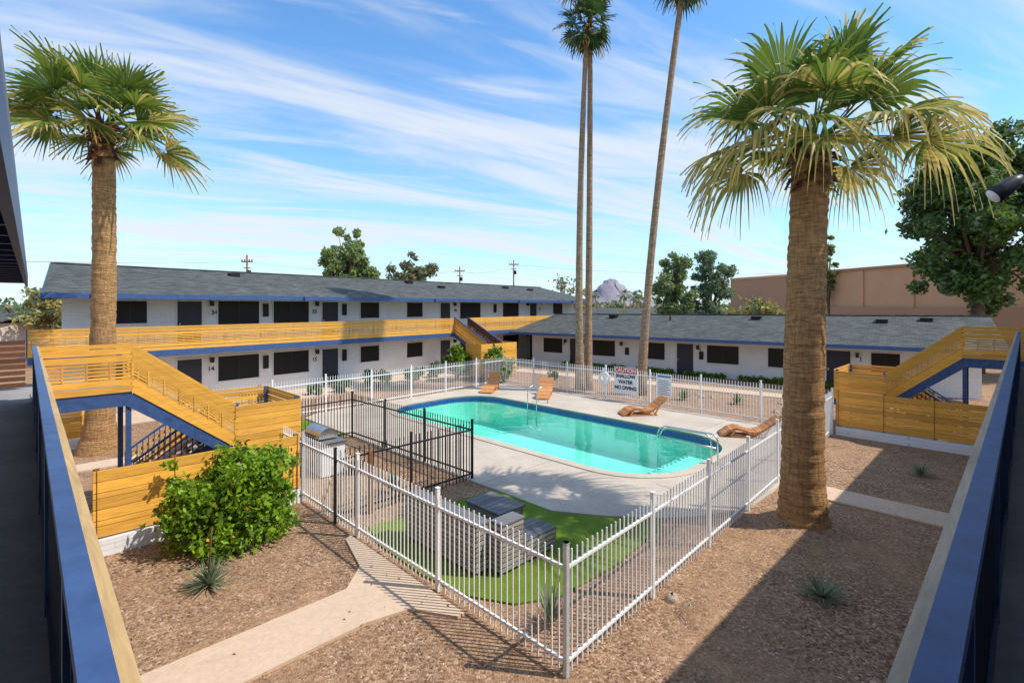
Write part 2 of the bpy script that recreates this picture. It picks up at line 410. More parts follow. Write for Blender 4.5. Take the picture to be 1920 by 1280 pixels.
wk=MB('walkway',['walk','blue'],FA); wk.box(-1.2,LA,-1.5,0,F2-.12,F2); wk.box(-1.2,LA,-1.58,-1.5,F2-.26,F2+.01,1)
for i in range(20):
    a=-1+i*2.0; wk.box(a,a+.06,-1.5,-.02,F2-.24,F2-.12,1)
wk.obj(bA)
rl=MB('walkway_railing',['wood_u','blue'],FA)
slat(rl,(-1.2,-1.55,F2),(ua(21.4),-1.55,F2),postgap=1.6)
slat(rl,(ua(23.0),-1.55,F2),(LA,-1.55,F2),postgap=1.6)
rl.obj(bA)
rf=MB('roof',['roofA','blue','soffit','dark'],FA)
E=4.97;RZ=6.42;r0=-.85;rr1=.45;rr2=1.6
rf.slab([(r0,-1.75,E),(LA+.6,-1.75,E),(LA+.6,4.5,RZ),(rr1,4.5,RZ)],.1,0)
rf.slab([(rr2,10.7,E),(LA+.6,10.7,E),(LA+.6,4.5,RZ),(rr1,4.5,RZ)],.1,0)
rf.box(r0,LA+.6,-1.79,-1.74,E-.2,E-.0,1); rf.box(r0+.02,LA+.58,-1.74,0,E-.14,E-.10,2)
rf.beam((r0-.02,-1.75,E-.12),(rr1-.02,4.5,RZ-.12),.04,.2,1); rf.beam((rr2-.02,10.7,E-.12),(rr1-.02,4.5,RZ-.12),.04,.2,1)
rf.beam((rr1,4.5,RZ+.02),(LA+.6,4.5,RZ+.02),.3,.05,0)
for a,b in ((7.5,3.2),(20,3.4),(22,2.0),(31,3.0),(34,2.4)):
    z=E+(RZ-E)*(b+1.75)/6.25; rf.box(a,a+.5,b-.2,b+.2,z-.05,z+.16,3)
for a in (.5,9,18,27,35): rf.box(a,a+.1,-1.9,-1.79,E-.25,E-.02,1)
rf.obj(bA)
# ---------------- one storey building
bB=empty('single_storey_apartment_building')
LB=26.2
w=MB('walls',['wallB'],FB); w.box(0,LB,0,9,0,2.55); w.raw([FB(0,0,2.5),FB(0,9,2.5),FB(0,4.9,3.75)],[(0,1,2)]); w.obj(bB)
op=MB('windows_and_doors',['dark','trim','door','black','steel'],FB)
def vb(v): return (27.2-v)*1.0089
for a,b in ((26.1,24.4),(21.85,20.1),(18.2,16.55),(13.86,12.0),(10.4,8.4),(5.5,4.3)): window(op,vb(a),vb(b),.92,2.02)
for a,b in ((23.75,22.85),(15.75,14.7),(7.5,6.4)): doorb(op,vb(a),vb(b),.02)
for v in (14.4,24.1,22.5,6.1,19.6): sconce(op,vb(v),1.85)
for v in (19.2,14.2): op.box(vb(v)-.12,vb(v)+.12,-.12,0,1.1,1.6,0)
op.obj(bB)
dB=(FB(1,0,0)-FB(0,0,0))
for v,s in ((14.3,'2'),(24.3,'4'),(5.95,'1')): text('door_number',s,FB(vb(v),0,1.62),dB,.32,'ink',bB)
rf=MB('roof',['roofB','blue','soffit','dark'],FB); E=2.5;RZ=3.82
rf.slab([(-.9,-1.7,E),(LB+.8,-1.7,E),(LB+.8,4.9,RZ+.1),(-.9,4.9,RZ-.06)],.1,0)
rf.slab([(-.9,10.9,E),(LB+.8,10.9,E),(LB+.8,4.9,RZ+.1),(-.9,4.9,RZ-.06)],.1,0)
rf.box(-.9,LB+.8,-1.74,-1.69,E-.2,E-.0,1); rf.box(-.88,LB+.78,-1.69,0,E-.14,E-.1,2)
rf.beam((-.92,-1.7,E-.1),(-.92,4.9,RZ-.16),.04,.2,1)
rf.beam((-.9,4.9,RZ-.03),(LB+.8,4.9,RZ+.13),.3,.05,0)
for a,b in ((5,3.6),(15.3,3.6),(22,3.2),(24,3.7)):
    z=E+(RZ-E)*(b+1.7)/6.6; rf.box(a,a+.55,b-.25,b+.25,z-.05,z+.2,3)
    rf.box(a-.04,a+.59,b-.29,b+.29,z+.2,z+.24,3)
rf.tube([(10,3,E+.9),(10,3,E+1.35)],.06,8,3); rf.tube([(18.5,3.6,E+1.0),(18.5,3.6,E+1.5)],.05,8,3)
rf.obj(bB)
# ---------------- near wings (walkway the photographer stands on)
wg=empty('near_apartment_wing')
def cl(v): return .135+.021*v
wl=MB('walls',['wallA'],UV); wl.box(-8,-1.5,-8,15.5,0,5.1); wl.box(-1.5,24,-8,-1.5,0,5.1); wl.obj(wg)
FL=2.7
fl=MB('walkway_floor',['walk','navy'])
def strip_v(mb,off0,off1,v0,v1,z0,z1,mi):
    vs=[]
    for z in (z0,z1):
        for v in (v0,v1):
            for o in (off0,off1): vs.append(UV(cl(v)+o if o>-1 else -1.5,v,z))
    mb.raw(vs,[(0,1,3,2),(4,6,7,5),(0,4,5,1),(2,3,7,6),(0,2,6,4),(1,5,7,3)],mi)
def cr(u): return .165-.0075*u
def strip_u(mb,off0,off1,u0,u1,z0,z1,mi):
    vs=[]
    for z in (z0,z1):
        for u in (u0,u1):
            for o in (off0,off1): vs.append(UV(u,cr(u)+o if o>-1 else -1.5,z))
    mb.raw(vs,[(0,1,3,2),(4,6,7,5),(0,4,5,1),(2,3,7,6),(0,2,6,4),(1,5,7,3)],mi)
strip_v(fl,-5,.0,.12,15.5,FL-.15,FL,0); strip_u(fl,-5,.0,-1.5,24,FL-.152,FL-.002,0)
fl.obj(wg)
rb=MB('walkway_railing',['blue','navy','wood_v','wood_u','rawwood','rawwood_u'])
RT=3.75
strip_v(rb,-.062,-.0,.13,13.1,RT-.05,RT,0); strip_u(rb,-.07,-.0,.13,21.0,RT-.05,RT,0)
strip_v(rb,-.055,-.01,.16,13.1,FL+.08,FL+.12,1); strip_u(rb,-.06,-.01,.16,21.0,FL+.08,FL+.12,1)
v=.2
while v<13:
    u=cl(v)-.035; rb.beam((u,v,FL+.1),(u,v,RT-.05),.016,.016,1); v+=.115
u=.2
while u<21:
    w_=cr(u)-.035; rb.beam((u,w_,FL+.1),(u,w_,RT-.05),.016,.016,1); u+=.115
for v in (.14,2,4,6,8,10,12): rb.beam((cl(v)-.035,v,FL-.2),(cl(v)-.035,v,RT-.05),.05,.05,0)
for u in (2,4,6,8,10,12,14,16,18,20): rb.beam((u,cr(u)-.035,FL-.2),(u,cr(u)-.035,RT-.05),.05,.05,0)
z=FL-.1
for h in (.2,.14,.14,.14,.14,.14):
    strip_v(rb,.0,.028,.17,13.1,z,z+h-.012,2); strip_u(rb,.0,.028,.17,21.0,z,z+h-.012,3); z+=h
strip_v(rb,.001,.034,.17,13.1,z,RT-.012,4); strip_u(rb,.001,.034,.17,21.0,z,RT-.012,5)
rb.obj(wg)
rr=MB('roof',['roofA','navy','soffit'])
def rl_(v): return -.06+.0265*v
def poly4(mb,p,z0,z1,mi):
    vs=[UV(a,b,z0) for a,b in p]+[UV(a,b,z1) for a,b in p]
    mb.raw(vs,[(3,2,1,0),(4,5,6,7),(0,1,5,4),(1,2,6,5),(2,3,7,6),(3,0,4,7)],mi)
poly4(rr,[(-8,-.2),(rl_(0),-.2),(rl_(15),15),(-8,15)],5.1,5.16,2)
poly4(rr,[(rl_(0)-.04,-.2),(rl_(0),-.2),(rl_(15),15),(rl_(15)-.04,15)],4.9,5.1,1)
poly4(rr,[(-8,-8),(24,-8),(24,-.19),(-8,-.19)],5.1,5.2,2)
poly4(rr,[(0,-.23),(24,-.23),(24,-.19),(0,-.19)],4.92,5.1,1)
for i in range(24):
    v=.4+i*.61; rr.box(-1.5,rl_(v)-.05,v,v+.07,4.96,5.1,1)
rr.obj(wg)
sc=MB('slatted_wood_screen',['slat','blue'])
for i in range(8): sc.box(-1.3,.3,15.2,15.23,2.75+i*.13,2.84+i*.13,0)
sc.obj()
sp=MB('flood_light',['black','signwhite','trim'],XY)
P=Vector((2.93,3.0,5.2)); d=Vector((-.75,.25,-.6)).normalized()
sp.tube([P-d*.09,P-d*.05,P+d*.02,P+d*.08],[.024,.04,.048,.054],14,0,True); sp.tube([P+d*.079,P+d*.083],[.046,.044],14,1,True)
sp.tube([P-d*.08,P+Vector((.06,.0,.08)),P+Vector((.2,-.15,.06)),P+Vector((.36,-.36,-.05))],.010,8,0,True)
sp.obj()
# ---------------- stairs
def stair(name,F,woodm,zt=3.7):
    e=MB(name,[woodm,'blue','walk'],F)
    zf=zt-1.0; zm=1.2; a1=1.6; a2=3.55; a3=5.05; bw=1.1
    e.box(.1,a1,0,bw,zf-.12,zf,2); e.box(.1,a1,-.02,0,zf-.28,zf-.0,1); e.box(.1,a1,bw,bw+.05,zf-.28,zf,1)
    e.box(a1-.1,a1,0,bw,zf-.28,zf-.12,1)
    slat(e,(.15,-.03,zf),(a1,-.03,zf),posts=False)
    nst=9
    for b in (0.0,bw):
        e.beam((a1-.05,b,zf-.14),(a2+.05,b,zm-.14),.05,.28,1)
    for i in range(nst):
        a=a1+(a2-a1)*i/nst; z=zf-(zf-zm)*(i+1)/nst; e.box(a,a+.28,.03,bw-.03,z-.04,z,2)
    slat(e,(a1,-.03,zf),(a2,-.03,zm),posts=False); slat(e,(a1,bw+.03,zf),(a2,bw+.03,zm),posts=False)
    e.box(a2,a3,0,2*bw+.15,zm-.12,zm,2); e.box(a2,a3,-.02,0,zm-.28,zm,1); e.box(a3,a3+.05,0,2*bw+.15,zm-.28,zm,1)
    z=zm-.05
    for h in (.15,.15,.15,.15,.15,.15,.1):
        e.box(a2,a3+.03,-.06,-.025,z,z+h-.012,0); z+=h
    slat(e,(a3+.03,0,zm),(a3+.03,2*bw+.15,zm),posts=False); slat(e,(a2,2*bw+.18,zm),(a3,2*bw+.18,zm),posts=False)
    a4=a2-1.75
    for b in (bw+.12,2*bw+.12): e.beam((a2,b,zm-.12),(a4,b,-.0+.05),.05,.26,1)
    for i in range(7):
        a=a2-(a2-a4)*(i+1)/7; z=zm-zm*(i+1)/8; e.box(a,a+.27,bw+.15,2*bw+.1,z-.04,z,2)
    for b in (bw+.12,2*bw+.12):
        for zz in (.95,.12): e.beam((a2,b,zm+zz),(a4,b,zz),.045,.045,1)
        for k in range(16):
            t=k/15.; e.beam((a2+(a4-a2)*t,b,zm*(1-t)+.05),(a2+(a4-a2)*t,b,zm*(1-t)+.95),.02,.02,1)
        for zz in (.3,.45,.6,.75): e.beam((a2,b+.03,zm+zz),(a4,b+.03,zz),.02,.06,0)
    for a,b in ((a1-.05,.05),(a1-.05,bw)): e.beam((a,b,0),(a,b,zf-.1),.09,.09,1)
    for a,b in ((a2+.05,.05),(a3-.05,.05),(a3-.05,2*bw),(a2+.05,2*bw)): e.beam((a,b,0),(a,b,zm+1.0),.08,.08,1)
    return e.obj()
stair('exterior_staircase',lambda a,b,c: UV(a+.25,13.0+b,c),'wood_u',3.72)
stair('exterior_staircase',lambda a,b,c: UV(21.3+b,a-.35,c),'wood_v',3.85)
fs=MB('exterior_staircase',['wood_u','blue','walk','slat'])
for u in (21.7,22.9):
    slat(fs,(u,27.3,F2),(u,24.0,1.15),mi=0 if u<22 else 3); fs.beam((u,27.3,F2-.14),(u,24,1.0),.05,.26,1)
    fs.beam((u,27.3,F2+1.05),(u,24,1.15+1.05),.06,.05,1)
for i in range(9):
    v=27.2-3.1*i/9; z=F2-(F2-1.15)*(i+1)/9; fs.box(21.7,22.9,v-.3,v,z-.04,z,2)
fs.box(20,23,22.6,24,1.05,1.15,2)
for p,q in (((20,22.6),(23,22.6)),((20,22.6),(20,24)),((23,22.6),(23,24))):
    z=.25
    for k in range(13): fs.beam((p[0],p[1],z+.07),(q[0],q[1],z+.07),.04,.135,0); z+=.15
fs.obj()
# ---------------- foliage helpers
def leafquads(mb,cl_,n,size,rng,mis,flat=.0,aspect=1.8,upb=.0):
    cs=np.array([c[:3] for c in cl_]); rr_=np.array([c[3] for c in cl_])
    wts=rr_**2; wts=wts/wts.sum()
    idx=rng.choice(len(cl_),n,p=wts)
    d=rng.normal(size=(n,3)); d/=np.linalg.norm(d,axis=1)[:,None]
    r=rng.random(n)**.5*(1+.25*rng.normal(size=n)*(rng.random(n)<.4))
    pos=cs[idx]+d*(r*rr_[idx])[:,None]*np.array([1,1,.8])
    a=rng.normal(size=(n,3)); a[:,2]+=upb; a/=np.linalg.norm(a,axis=1)[:,None]
    b=rng.normal(size=(n,3)); b-=a*(a*b).sum(1)[:,None]; b/=np.linalg.norm(b,axis=1)[:,None]
    s=size*(.6+.8*rng.random(n))[:,None]
    p0=pos-a*s*aspect/2; p1=pos+b*s/2; p2=pos+a*s*aspect/2; p3=pos-b*s/2
    o=len(mb.v); allv=np.stack([p0,p1,p2,p3],1).reshape(-1,3)
    mb.v.extend(map(tuple,allv.tolist()))
    mm=rng.choice(len(mis),n)
    for i in range(n):
        k=o+i*4; mb.f.append((k,k+1,k+2,k+3)); mb.mi.append(mis[mm[i]]); mb.sm.append(False)
def tree(name,x,y,h,rx,mats,seed,n=5000,size=.3,trunk=.25,crown0=.35,nc=26,cr_=.28,upb=0,taper=0):
    rng=np.random.default_rng(seed); mb=MB(name,['bark']+mats,XY)
    z0=h*crown0; cz=(h+z0)/2; rz=(h-z0)/2
    mb.tube([(x,y,-.1),(x+.1,y,h*.25),(x-.1,y+.1,h*.55),(x,y,h*.85)],[trunk,trunk*.8,trunk*.5,trunk*.15],8,0,True)
    cs=[]
    for i in range(nc):
        d=rng.normal(size=3); d/=np.linalg.norm(d); r=rng.random()**.4
        zc=cz+d[2]*rz*r*.9; tp=1-taper*max(0,(zc-z0)/(h-z0))
        c=(x+d[0]*rx*r*.85*tp, y+d[1]*rx*r*.85*tp, zc, rx*cr_*(.5+.8*rng.random())*(.5+.5*tp)); cs.append(c)
        if i%2==0:
            s=h*(.25+.3*rng.random()); mb.tube([(x,y,s),((x+c[0])/2,(y+c[1])/2,(s+c[2])/2+.2),(c[0],c[1],c[2])],[trunk*.4,trunk*.25,trunk*.06],6,0,True)
    leafquads(mb,cs,n,size,rng,list(range(1,len(mats)+1)),upb=upb)
    return mb.obj()
def bush(name,x,y,r,h,mats,seed,n=1500,size=.07,flowers=None,nc=14):
    rng=np.random.default_rng(seed); mb=MB(name,['bark']+mats,XY); cs=[]
    for i in range(nc):
        a=rng.random()*6.283; q=rng.random()**.5*.72*r
        zz=h*(.12+.68*rng.random()*(1-.6*(q/r)**2)); c=(x+q*math.cos(a),y+q*math.sin(a),zz,r*.32*(.6+.7*rng.random())); cs.append(c)
        mb.tube([(x,y,0),(c[0],c[1],c[2])],[.025,.008],5,0,True)
    for i in range(nc//2):
        a=rng.random()*6.283; q=r*rng.uniform(.6,.95); cs.append((x+q*math.cos(a),y+q*math.sin(a),h*rng.uniform(.25,.95)*(1-.35*(q/r)**2),r*.10))
    leafquads(mb,cs,n,size,rng,list(range(1,len(mats)+1)))
    mb.v=[(a,b,max(.02,c)) for a,b,c in mb.v]
    if flowers:
        mb.mats.append('orange'); leafquads(mb,[(c[0],c[1],c[2],c[3]*1.05) for c in cs],flowers,size*1.0,rng,[len(mats)+1],aspect=1)
    return mb.obj()
def yucca(name,x,y,r,n,seed,mat='yucca',stalk=False,elev=(10,80),w=.02):
    rng=random.Random(seed); mb=MB(name,[mat,'dry'],XY)
    for i in range(n):
        az=rng.random()*6.283; el=math.radians(rng.uniform(*elev)); L=r*rng.uniform(.7,1.1)
        d=Vector((math.cos(az)*math.cos(el),math.sin(az)*math.cos(el),math.sin(el))); s=d.cross(Vector((0,0,1))).normalized()*w/2
        o=Vector((x,y,.04)); pts=[o,o+d*L*.5-Vector((0,0,.02*L)),o+d*L-Vector((0,0,.14*L))]
        mb.raw([pts[0]-s,pts[0]+s,pts[1]+s,pts[1]-s,pts[2]],[(0,1,2,3),(3,2,4)],0)
    if stalk: mb.tube([(x,y,0),(x+.02,y,.5),(x+.05,y,.95)],[.015,.012,.008],6,1,True); 
    mb.v=[(a,b,max(.01,c)) for a,b,c in mb.v]
    return mb.obj()
def palm(name,base,mid,top,r0,r1,CR,nl,nf,seed,barkm='barkp',skirt=50,yel=.5,flare=1.4,el0=85,el1=-50,skr=1.0,leafmats=('palm','palmy','dry'),droop=.35,pet=.5,dpow=.8):
    rng=random.Random(seed); mb=MB(name,[barkm]+list(leafmats)+['dry'],XY)
    b=Vector(base);m=Vector(mid);t=Vector(top); pts=[];rd=[]
    K=110 if r0>.3 else 24
    for i in range(K+1):
        s=i/K; p=b*(1-s)**2+m*2*s*(1-s)+t*s*s; pts.append(p)
        rd.append((r0+(r1-r0)*min(1,s*1.1))*(1+(flare-1)*math.exp(-s*14))*(1+rng.uniform(-.04,.04)))
    mb.tube(pts,rd,22 if r0>.3 else 10,0,True)
    for i in range(skirt):
        az=i*2.4; z=-rng.uniform(-.1,1.0)*skr; o=t+Vector((math.cos(az),math.sin(az),0))*r1*.9+Vector((0,0,z))
        out=(.42-.25*(-z/skr))*rng.uniform(.5,1.1)*skr; up=rng.uniform(-.3,.3)*skr
        tip=o+Vector((math.cos(az)*out,math.sin(az)*out,up)); sd=Vector((-math.sin(az),math.cos(az),0))*.10*skr
        md=(o+tip)/2+Vector((0,0,.06*skr)); th=Vector((0,0,.06*skr))
        mb.raw([o-sd,o+sd,md+sd*.7,md-sd*.7,tip+sd*.5,tip-sd*.5,o-th,md-th],[(0,1,2,3),(3,2,4,5),(0,6,1),(3,7,2)],4)
    o=t+Vector((0,0,.1))
    for i in range(nl):
        s=(i+.5)/nl; az=i*2.39996+rng.uniform(-.25,.25)
        el=math.radians(el0+(el1-el0)*s**dpow+rng.uniform(-9,9))
        d=Vector((math.cos(az)*math.cos(el),math.sin(az)*math.cos(el),math.sin(el)))
        side=Vector((-math.sin(az),math.cos(az),0)); 
        L=CR*rng.uniform(pet*.7,pet*1.2); g=CR*.08*(.3+s)
        o2=o+Vector((math.cos(az),math.sin(az),0))*r1*.6
        pp=[o2+d*L*q-Vector((0,0,g*q*q)) for q in (0,.33,.66,1)]
        mb.tube(pp,[.035,.025,.02,.015] if CR>2 else [.02]*4,4,1 if s<.7 else 2,True,cap=False)
        d2=(d*L-Vector((0,0,2*g))).normalized(); side=(side+Vector((0,0,rng.uniform(-.8,.8)))).normalized()
        side=(side-d2*side.dot(d2)).normalized(); nr=side.cross(d2)
        if nr.z<0: nr=-nr
        hub=pp[-1]; LB_=CR*rng.uniform(.46,.62); py=yel*max(0,(s-.25)/.75)
        for j in range(nf):
            ph=math.radians(-104+208*j/(nf-1)); c=abs(ph)/math.radians(104)
            dr=(d2*math.cos(ph)+side*math.sin(ph)+nr*.25*(c)).normalized()
            wd=(side*math.cos(ph)-d2*math.sin(ph))
            ln=LB_*(1-.25*c**2)*rng.uniform(.88,1.06); dp=droop*(.4+1.0*s)*rng.uniform(.5,1.5)
            sp_=3.6/nf
            P=[];
            for q,ww in ((.05,.05),(.52,.53),(.68,.30),(.85,.14),(1.0,.02)):
                c0=hub+dr*ln*q*(1-.15*dp*q*q)-Vector((0,0,dp*ln*(max(0,q-.35)**2)*1.7)); hw=wd*sp_*ln*ww*.5
                fold=nr*(.018 if j%2 else -.018)*CR/2.8
                P+= [c0-hw-fold,c0+hw+fold]
            mi=2 if rng.random()<py else 1
            mb.raw(P,[(0,1,3,2),(2,3,5,4)],mi)
            mt=2 if (rng.random()<yel*.25+py*1.4) else mi
            mb.raw(P[4:],[(0,1,3,2),(2,3,5,4)],mt)
    return mb.obj()
palm('fan_palm_tree',(6.0,10.45,-.1),(5.95,10.4,3.5),(6.15,10.4,7.72),.40,.345,2.72,30,36,3,skirt=110,yel=.8,flare=1.4,droop=.6,el1=-9,skr=.9,pet=.52,dpow=.75)
palm('fan_palm_tree',(-12.75,15.6,-.1),(-12.3,15.4,5),(-12.45,15.4,9.9),.345,.28,2.5,30,30,5,skirt=110,yel=.45,flare=1.75,droop=.25,el1=-12,skr=1.0,dpow=.75)
palm('tall_fan_palm_tree',(3.6,26.6,-.1),(3.35,26.6,8),(3.95,26.6,19.2),.22,.13,1.6,34,16,11,'barkt',40,.15,1.5,85,-65,.5,('palmd','palmy','dry'),.3)
palm('tall_fan_palm_tree',(4.05,27.2,-.1),(4.2,27.2,8),(4.2,27.2,22.3),.22,.13,1.9,32,16,12,'barkt',40,.15,1.5,85,-65,.5,('palmd','palmy','dry'),.3)
palm('tall_fan_palm_tree',(6.5,25.6,-.1),(7.0,25.6,9),(8.75,25.6,21.3),.22,.14,1.8,32,16,13,'barkt',40,.15,1.5,85,-65,.5,('palmd','palmy','dry'),.3)
for i,(px,yy,hh) in enumerate(((31,140,9),(36,150,8.5),(40,160,9.5),(43,150,8.6),(14.5,150,12),(28,170,10))):
    palm('distant_palm_tree',(px,yy,0),(px,yy,4),(px,yy,hh-1.5),.3,.2,2.0,18,8,30+i,'barkt',10,.2,1.2,85,-60,.6,('palmd','palmy','dry'))
# background trees
tree('pine_tree',-20,62,15.2,4.9,['pine','pine','olive'],21,15000,.25,.3,crown0=.2,nc=85,cr_=.17,upb=1.0,taper=.5)
tree('broadleaf_tree',-14.2,72,12.3,4.6,['brownleaf','olive'],22,4500,.30,.3,crown0=.3,nc=44,cr_=.18)
tree('olive_tree',14.6,45.5,10.2,2.0,['olive','pine'],23,11000,.15,.2,crown0=.1,nc=50,cr_=.32)
tree('olive_tree',18.3,46.5,10.3,2.1,['olive'],24,11000,.15,.2,crown0=.1,nc=50,cr_=.32)
tree('cypress_tree',37.5,60,14.2,1.3,['pine','tree'],25,1500,.22,.2,crown0=.3,nc=26,cr_=.3)
tree('large_shade_tree',31.0,33.8,16.9,5.3,['tree','tree','bushd','olive'],26,36000,.20,.45,crown0=.15,nc=110,cr_=.19)
tree('large_shade_tree',37.5,31,18,5.0,['tree','bushd'],27,9000,.25,.45,crown0=.1,nc=40,cr_=.25)
bush('yellow_flowering_shrub',23.2,49,2.8,6.4,['yellowleaf','olive'],28,4000,.2,nc=24)
bush('yellow_flowering_shrub',12,52,2.2,4.6,['yellowleaf','olive'],29,2500,.2,nc=20)
tree('bare_tree',6.5,62,8.8,3.0,['brownleaf'],29,500,.2,.2,nc=30)
tree('distant_tree',-50,55,6.6,3.5,['yellowleaf','olive'],33,2500,.25,.2,crown0=.15)
tree('distant_tree',-62,75,7,5,['brownleaf','olive'],34,2500,.3,.2,crown0=.15)
rng=np.random.default_rng(5); dl=MB('distant_treeline',['tree','olive','brownleaf'],XY); cs=[]
for i in range(260):
    a=math.radians(-56+112*i/260+rng.uniform(-.3,.3)); rr0=rng.uniform(150,330); hh=rng.uniform(2,5.5)*rr0/200
    cs.append((math.sin(a)*rr0,math.cos(a)*rr0,hh*.5,hh*.75))
leafquads(dl,cs,16000,1.5,rng,[0,1,1,2],aspect=1.2); dl.v=[(a,b,max(0,c)) for a,b,c in dl.v]; dl.obj()
# mountain
rng=np.random.default_rng(9); mt=MB('mountain',['mount'],XY); N=60
prof=[]
for i in range(N+1):
    t=i/N; x=300+800*t; pk=math.exp(-((t-.34)/.12)**2)*80+math.exp(-((t-.42)/.25)**2)*90+rng.uniform(-3,3)
    prof.append((x,max(0,pk*min(1,t*6,(1-t)*6))))
rows=[]
for yy,f in ((2750,0),(2830,.4),(2920,.75),(3000,1),(3200,0)):
    rows.append([(x+(rng.uniform(-10,10)),yy+rng.uniform(-20,20),h*f*(1+rng.uniform(-.08,.08) if 0<f<1 else 1)) for x,h in prof])
vs=[p for r in rows for p in r]; fsx=[]
for r in range(4):
    for i in range(N): a=r*(N+1)+i; fsx.append((a,a+1,a+N+2,a+N+1))
mt.raw(vs,fsx,0,True); mt.obj()
# tan building
tb=empty('tan_commercial_building')
t1=MB('walls',['tan','tan2'],XY)
def wallseg(mb,p,q,z0,z1,th,mi): mb.beam((p[0],p[1],(z0+z1)/2),(q[0],q[1],(z0+z1)/2),th,z1-z0,mi)
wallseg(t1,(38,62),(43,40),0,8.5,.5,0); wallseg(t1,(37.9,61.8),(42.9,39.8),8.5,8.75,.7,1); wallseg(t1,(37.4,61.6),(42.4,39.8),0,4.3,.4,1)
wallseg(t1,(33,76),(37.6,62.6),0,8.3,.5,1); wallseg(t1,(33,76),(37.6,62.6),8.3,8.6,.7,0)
wallseg(t1,(38.2,62),(60,66),0,8.5,.5,0)
for t in (.25,.5,.75): wallseg(t1,(38+5*t-.12,62-22*t+.3),(38+5*t,62-22*t-.3),0,8.4,.7,0)
t1.obj(tb)
def house(x,y,wd,dp,h,rh,mat,name='distant_house'):
    e=MB(name,[mat,'roofA','dark'],XY); e.box(x,x+wd,y,y+dp,0,h,0)
    e.slab([(x-.5,y-.5,h),(x+wd+.5,y-.5,h),(x+wd+.5,y+dp/2,h+rh),(x-.5,y+dp/2,h+rh)],.15,1)
    e.slab([(x-.5,y+dp+.5,h),(x+wd+.5,y+dp+.5,h),(x+wd+.5,y+dp/2,h+rh),(x-.5,y+dp/2,h+rh)],.15,1)
    e.box(x+wd*.2,x+wd*.35,y-.03,y,1,2.1,2); e.obj()
house(9,78,14,9,2.8,1.1,'street'); house(26,70,12,9,2.8,1.0,'tan'); house(16,100,15,9,2.9,1.1,'street')
house(-66,50,14,9,2.7,1.0,'street'); house(-48,72,12,9,2.7,1.1,'tan')
bw=MB('boundary_wall',['tan'],XY); bw.beam((-60,44,.9),(-24,34,.9),.2,1.8); bw.obj()
def upole(x,y,h,arm):
    e=MB('utility_pole',['pole','black'],XY); e.tube([(x,y,0),(x,y,h)],[.16,.11],8,0,True)
    e.box(x-arm,x+arm,y-.06,y+.06,h-.9,h-.75,0); e.box(x-arm*.6,x+arm*.6,y-.06,y+.06,h-1.7,h-1.58,0)
    for s in (-.9,-.4,.4,.9): e.box(x+s*arm-.05,x+s*arm+.05,y-.05,y+.05,h-.75,h-.55,1)
    e.tube([(x+.3,y,h-2.6),(x+.3,y,h-1.9)],.22,8,1,True); e.obj()
upole(-33.5,64,10.9,.7); upole(-9.5,92,11.6,.9); upole(.3,92,12.8,.9)
pl=MB('power_lines',['black'],XY)
for off in (-.5,.5):
    for a,b in (((-33.5,64,10.0),(-9.5,92,10.7)),((-9.5,92,10.7),(.3,92,11.9)),((.3,92,11.9),(60,110,11.5)),((-33.5,64,10),(-80,40,10))):
        A=Vector(a);Bv=Vector(b); pts=[A.lerp(Bv,k/8)+Vector((off,0,-.8*4*(k/8)*(1-k/8))) for k in range(9)]
        pl.tube(pts,.012,4,0,True)
pl.obj()
# ---------------- courtyard plants
bush('orange_flowering_bush',-5.5,9.95,1.32,2.0,['bush','bush','bush','bushd'],41,14000,.066,170,nc=44)
bush('orange_flowering_bush',-3.3,30.5,1.0,2.7,['bushd','bush'],42,2500,.12,90)
bush('orange_flowering_bush',-.5,29.9,1.1,2.6,['bushd','bush'],43,2500,.12,120)
for i,(u,v,r,h) in enumerate(((12.3,24.8,.5,.8),(14.5,25,.9,1.2),(17.2,25.4,.8,1.0),(19,25.6,.6,1.1),(8.2,24.6,.9,.8),(1.6,23.2,.4,.6),(11,25.,.4,.7),(23.5,20,.45,.7),(24,15,.4,.6))):
    p=UV(u,v,0); bush('green_shrub',p.x,p.y,r,h,['bushd'],60+i,900,.09,nc=8)
rng=np.random.default_rng(77); hd=MB('low_hedge',['bushd','bush'],XY); cs=[]
for i in range(60):
    v=24-i*.36; 
    if i%9 in (5,6): continue
    p=UV(30.0+.1337*(27.2-v)-.9,v,0); cs.append((p.x,p.y,.18,rng.uniform(.2,.32)))
leafquads(hd,cs,6000,.08,rng,[0,1]); hd.v=[(a,b,max(.02,c)) for a,b,c in hd.v]; hd.obj()
yucca('yucca_plant',-4.85,8.1,.55,130,1,stalk=True,w=.02)
yucca('yucca_plant',4.75,7.75,.5,90,2,w=.022,elev=(5,60)); yucca('yucca_plant',.55,7.1,.62,80,3,w=.018,elev=(40,88))
yucca('yucca_plant',10.8,13.4,.55,70,4,elev=(5,60)); yucca('yucca_plant',-2.9,12.2,.55,80,5,elev=(30,85))
yucca('yucca_plant',-8.8,19.5,.5,60,7,elev=(20,80)); yucca('yucca_plant',8.2,24.2,.7,60,8,'bushd',elev=(20,80),w=.05)
yucca('yucca_plant',10.3,23.2,.6,60,9,'bushd',elev=(20,80),w=.05); yucca('yucca_plant',13.2,22.6,.6,60,10,elev=(20,80),w=.04)
yucca('ornamental_grass',-4.2,13.6,.6,220,6,'straw',elev=(35,88),w=.01)
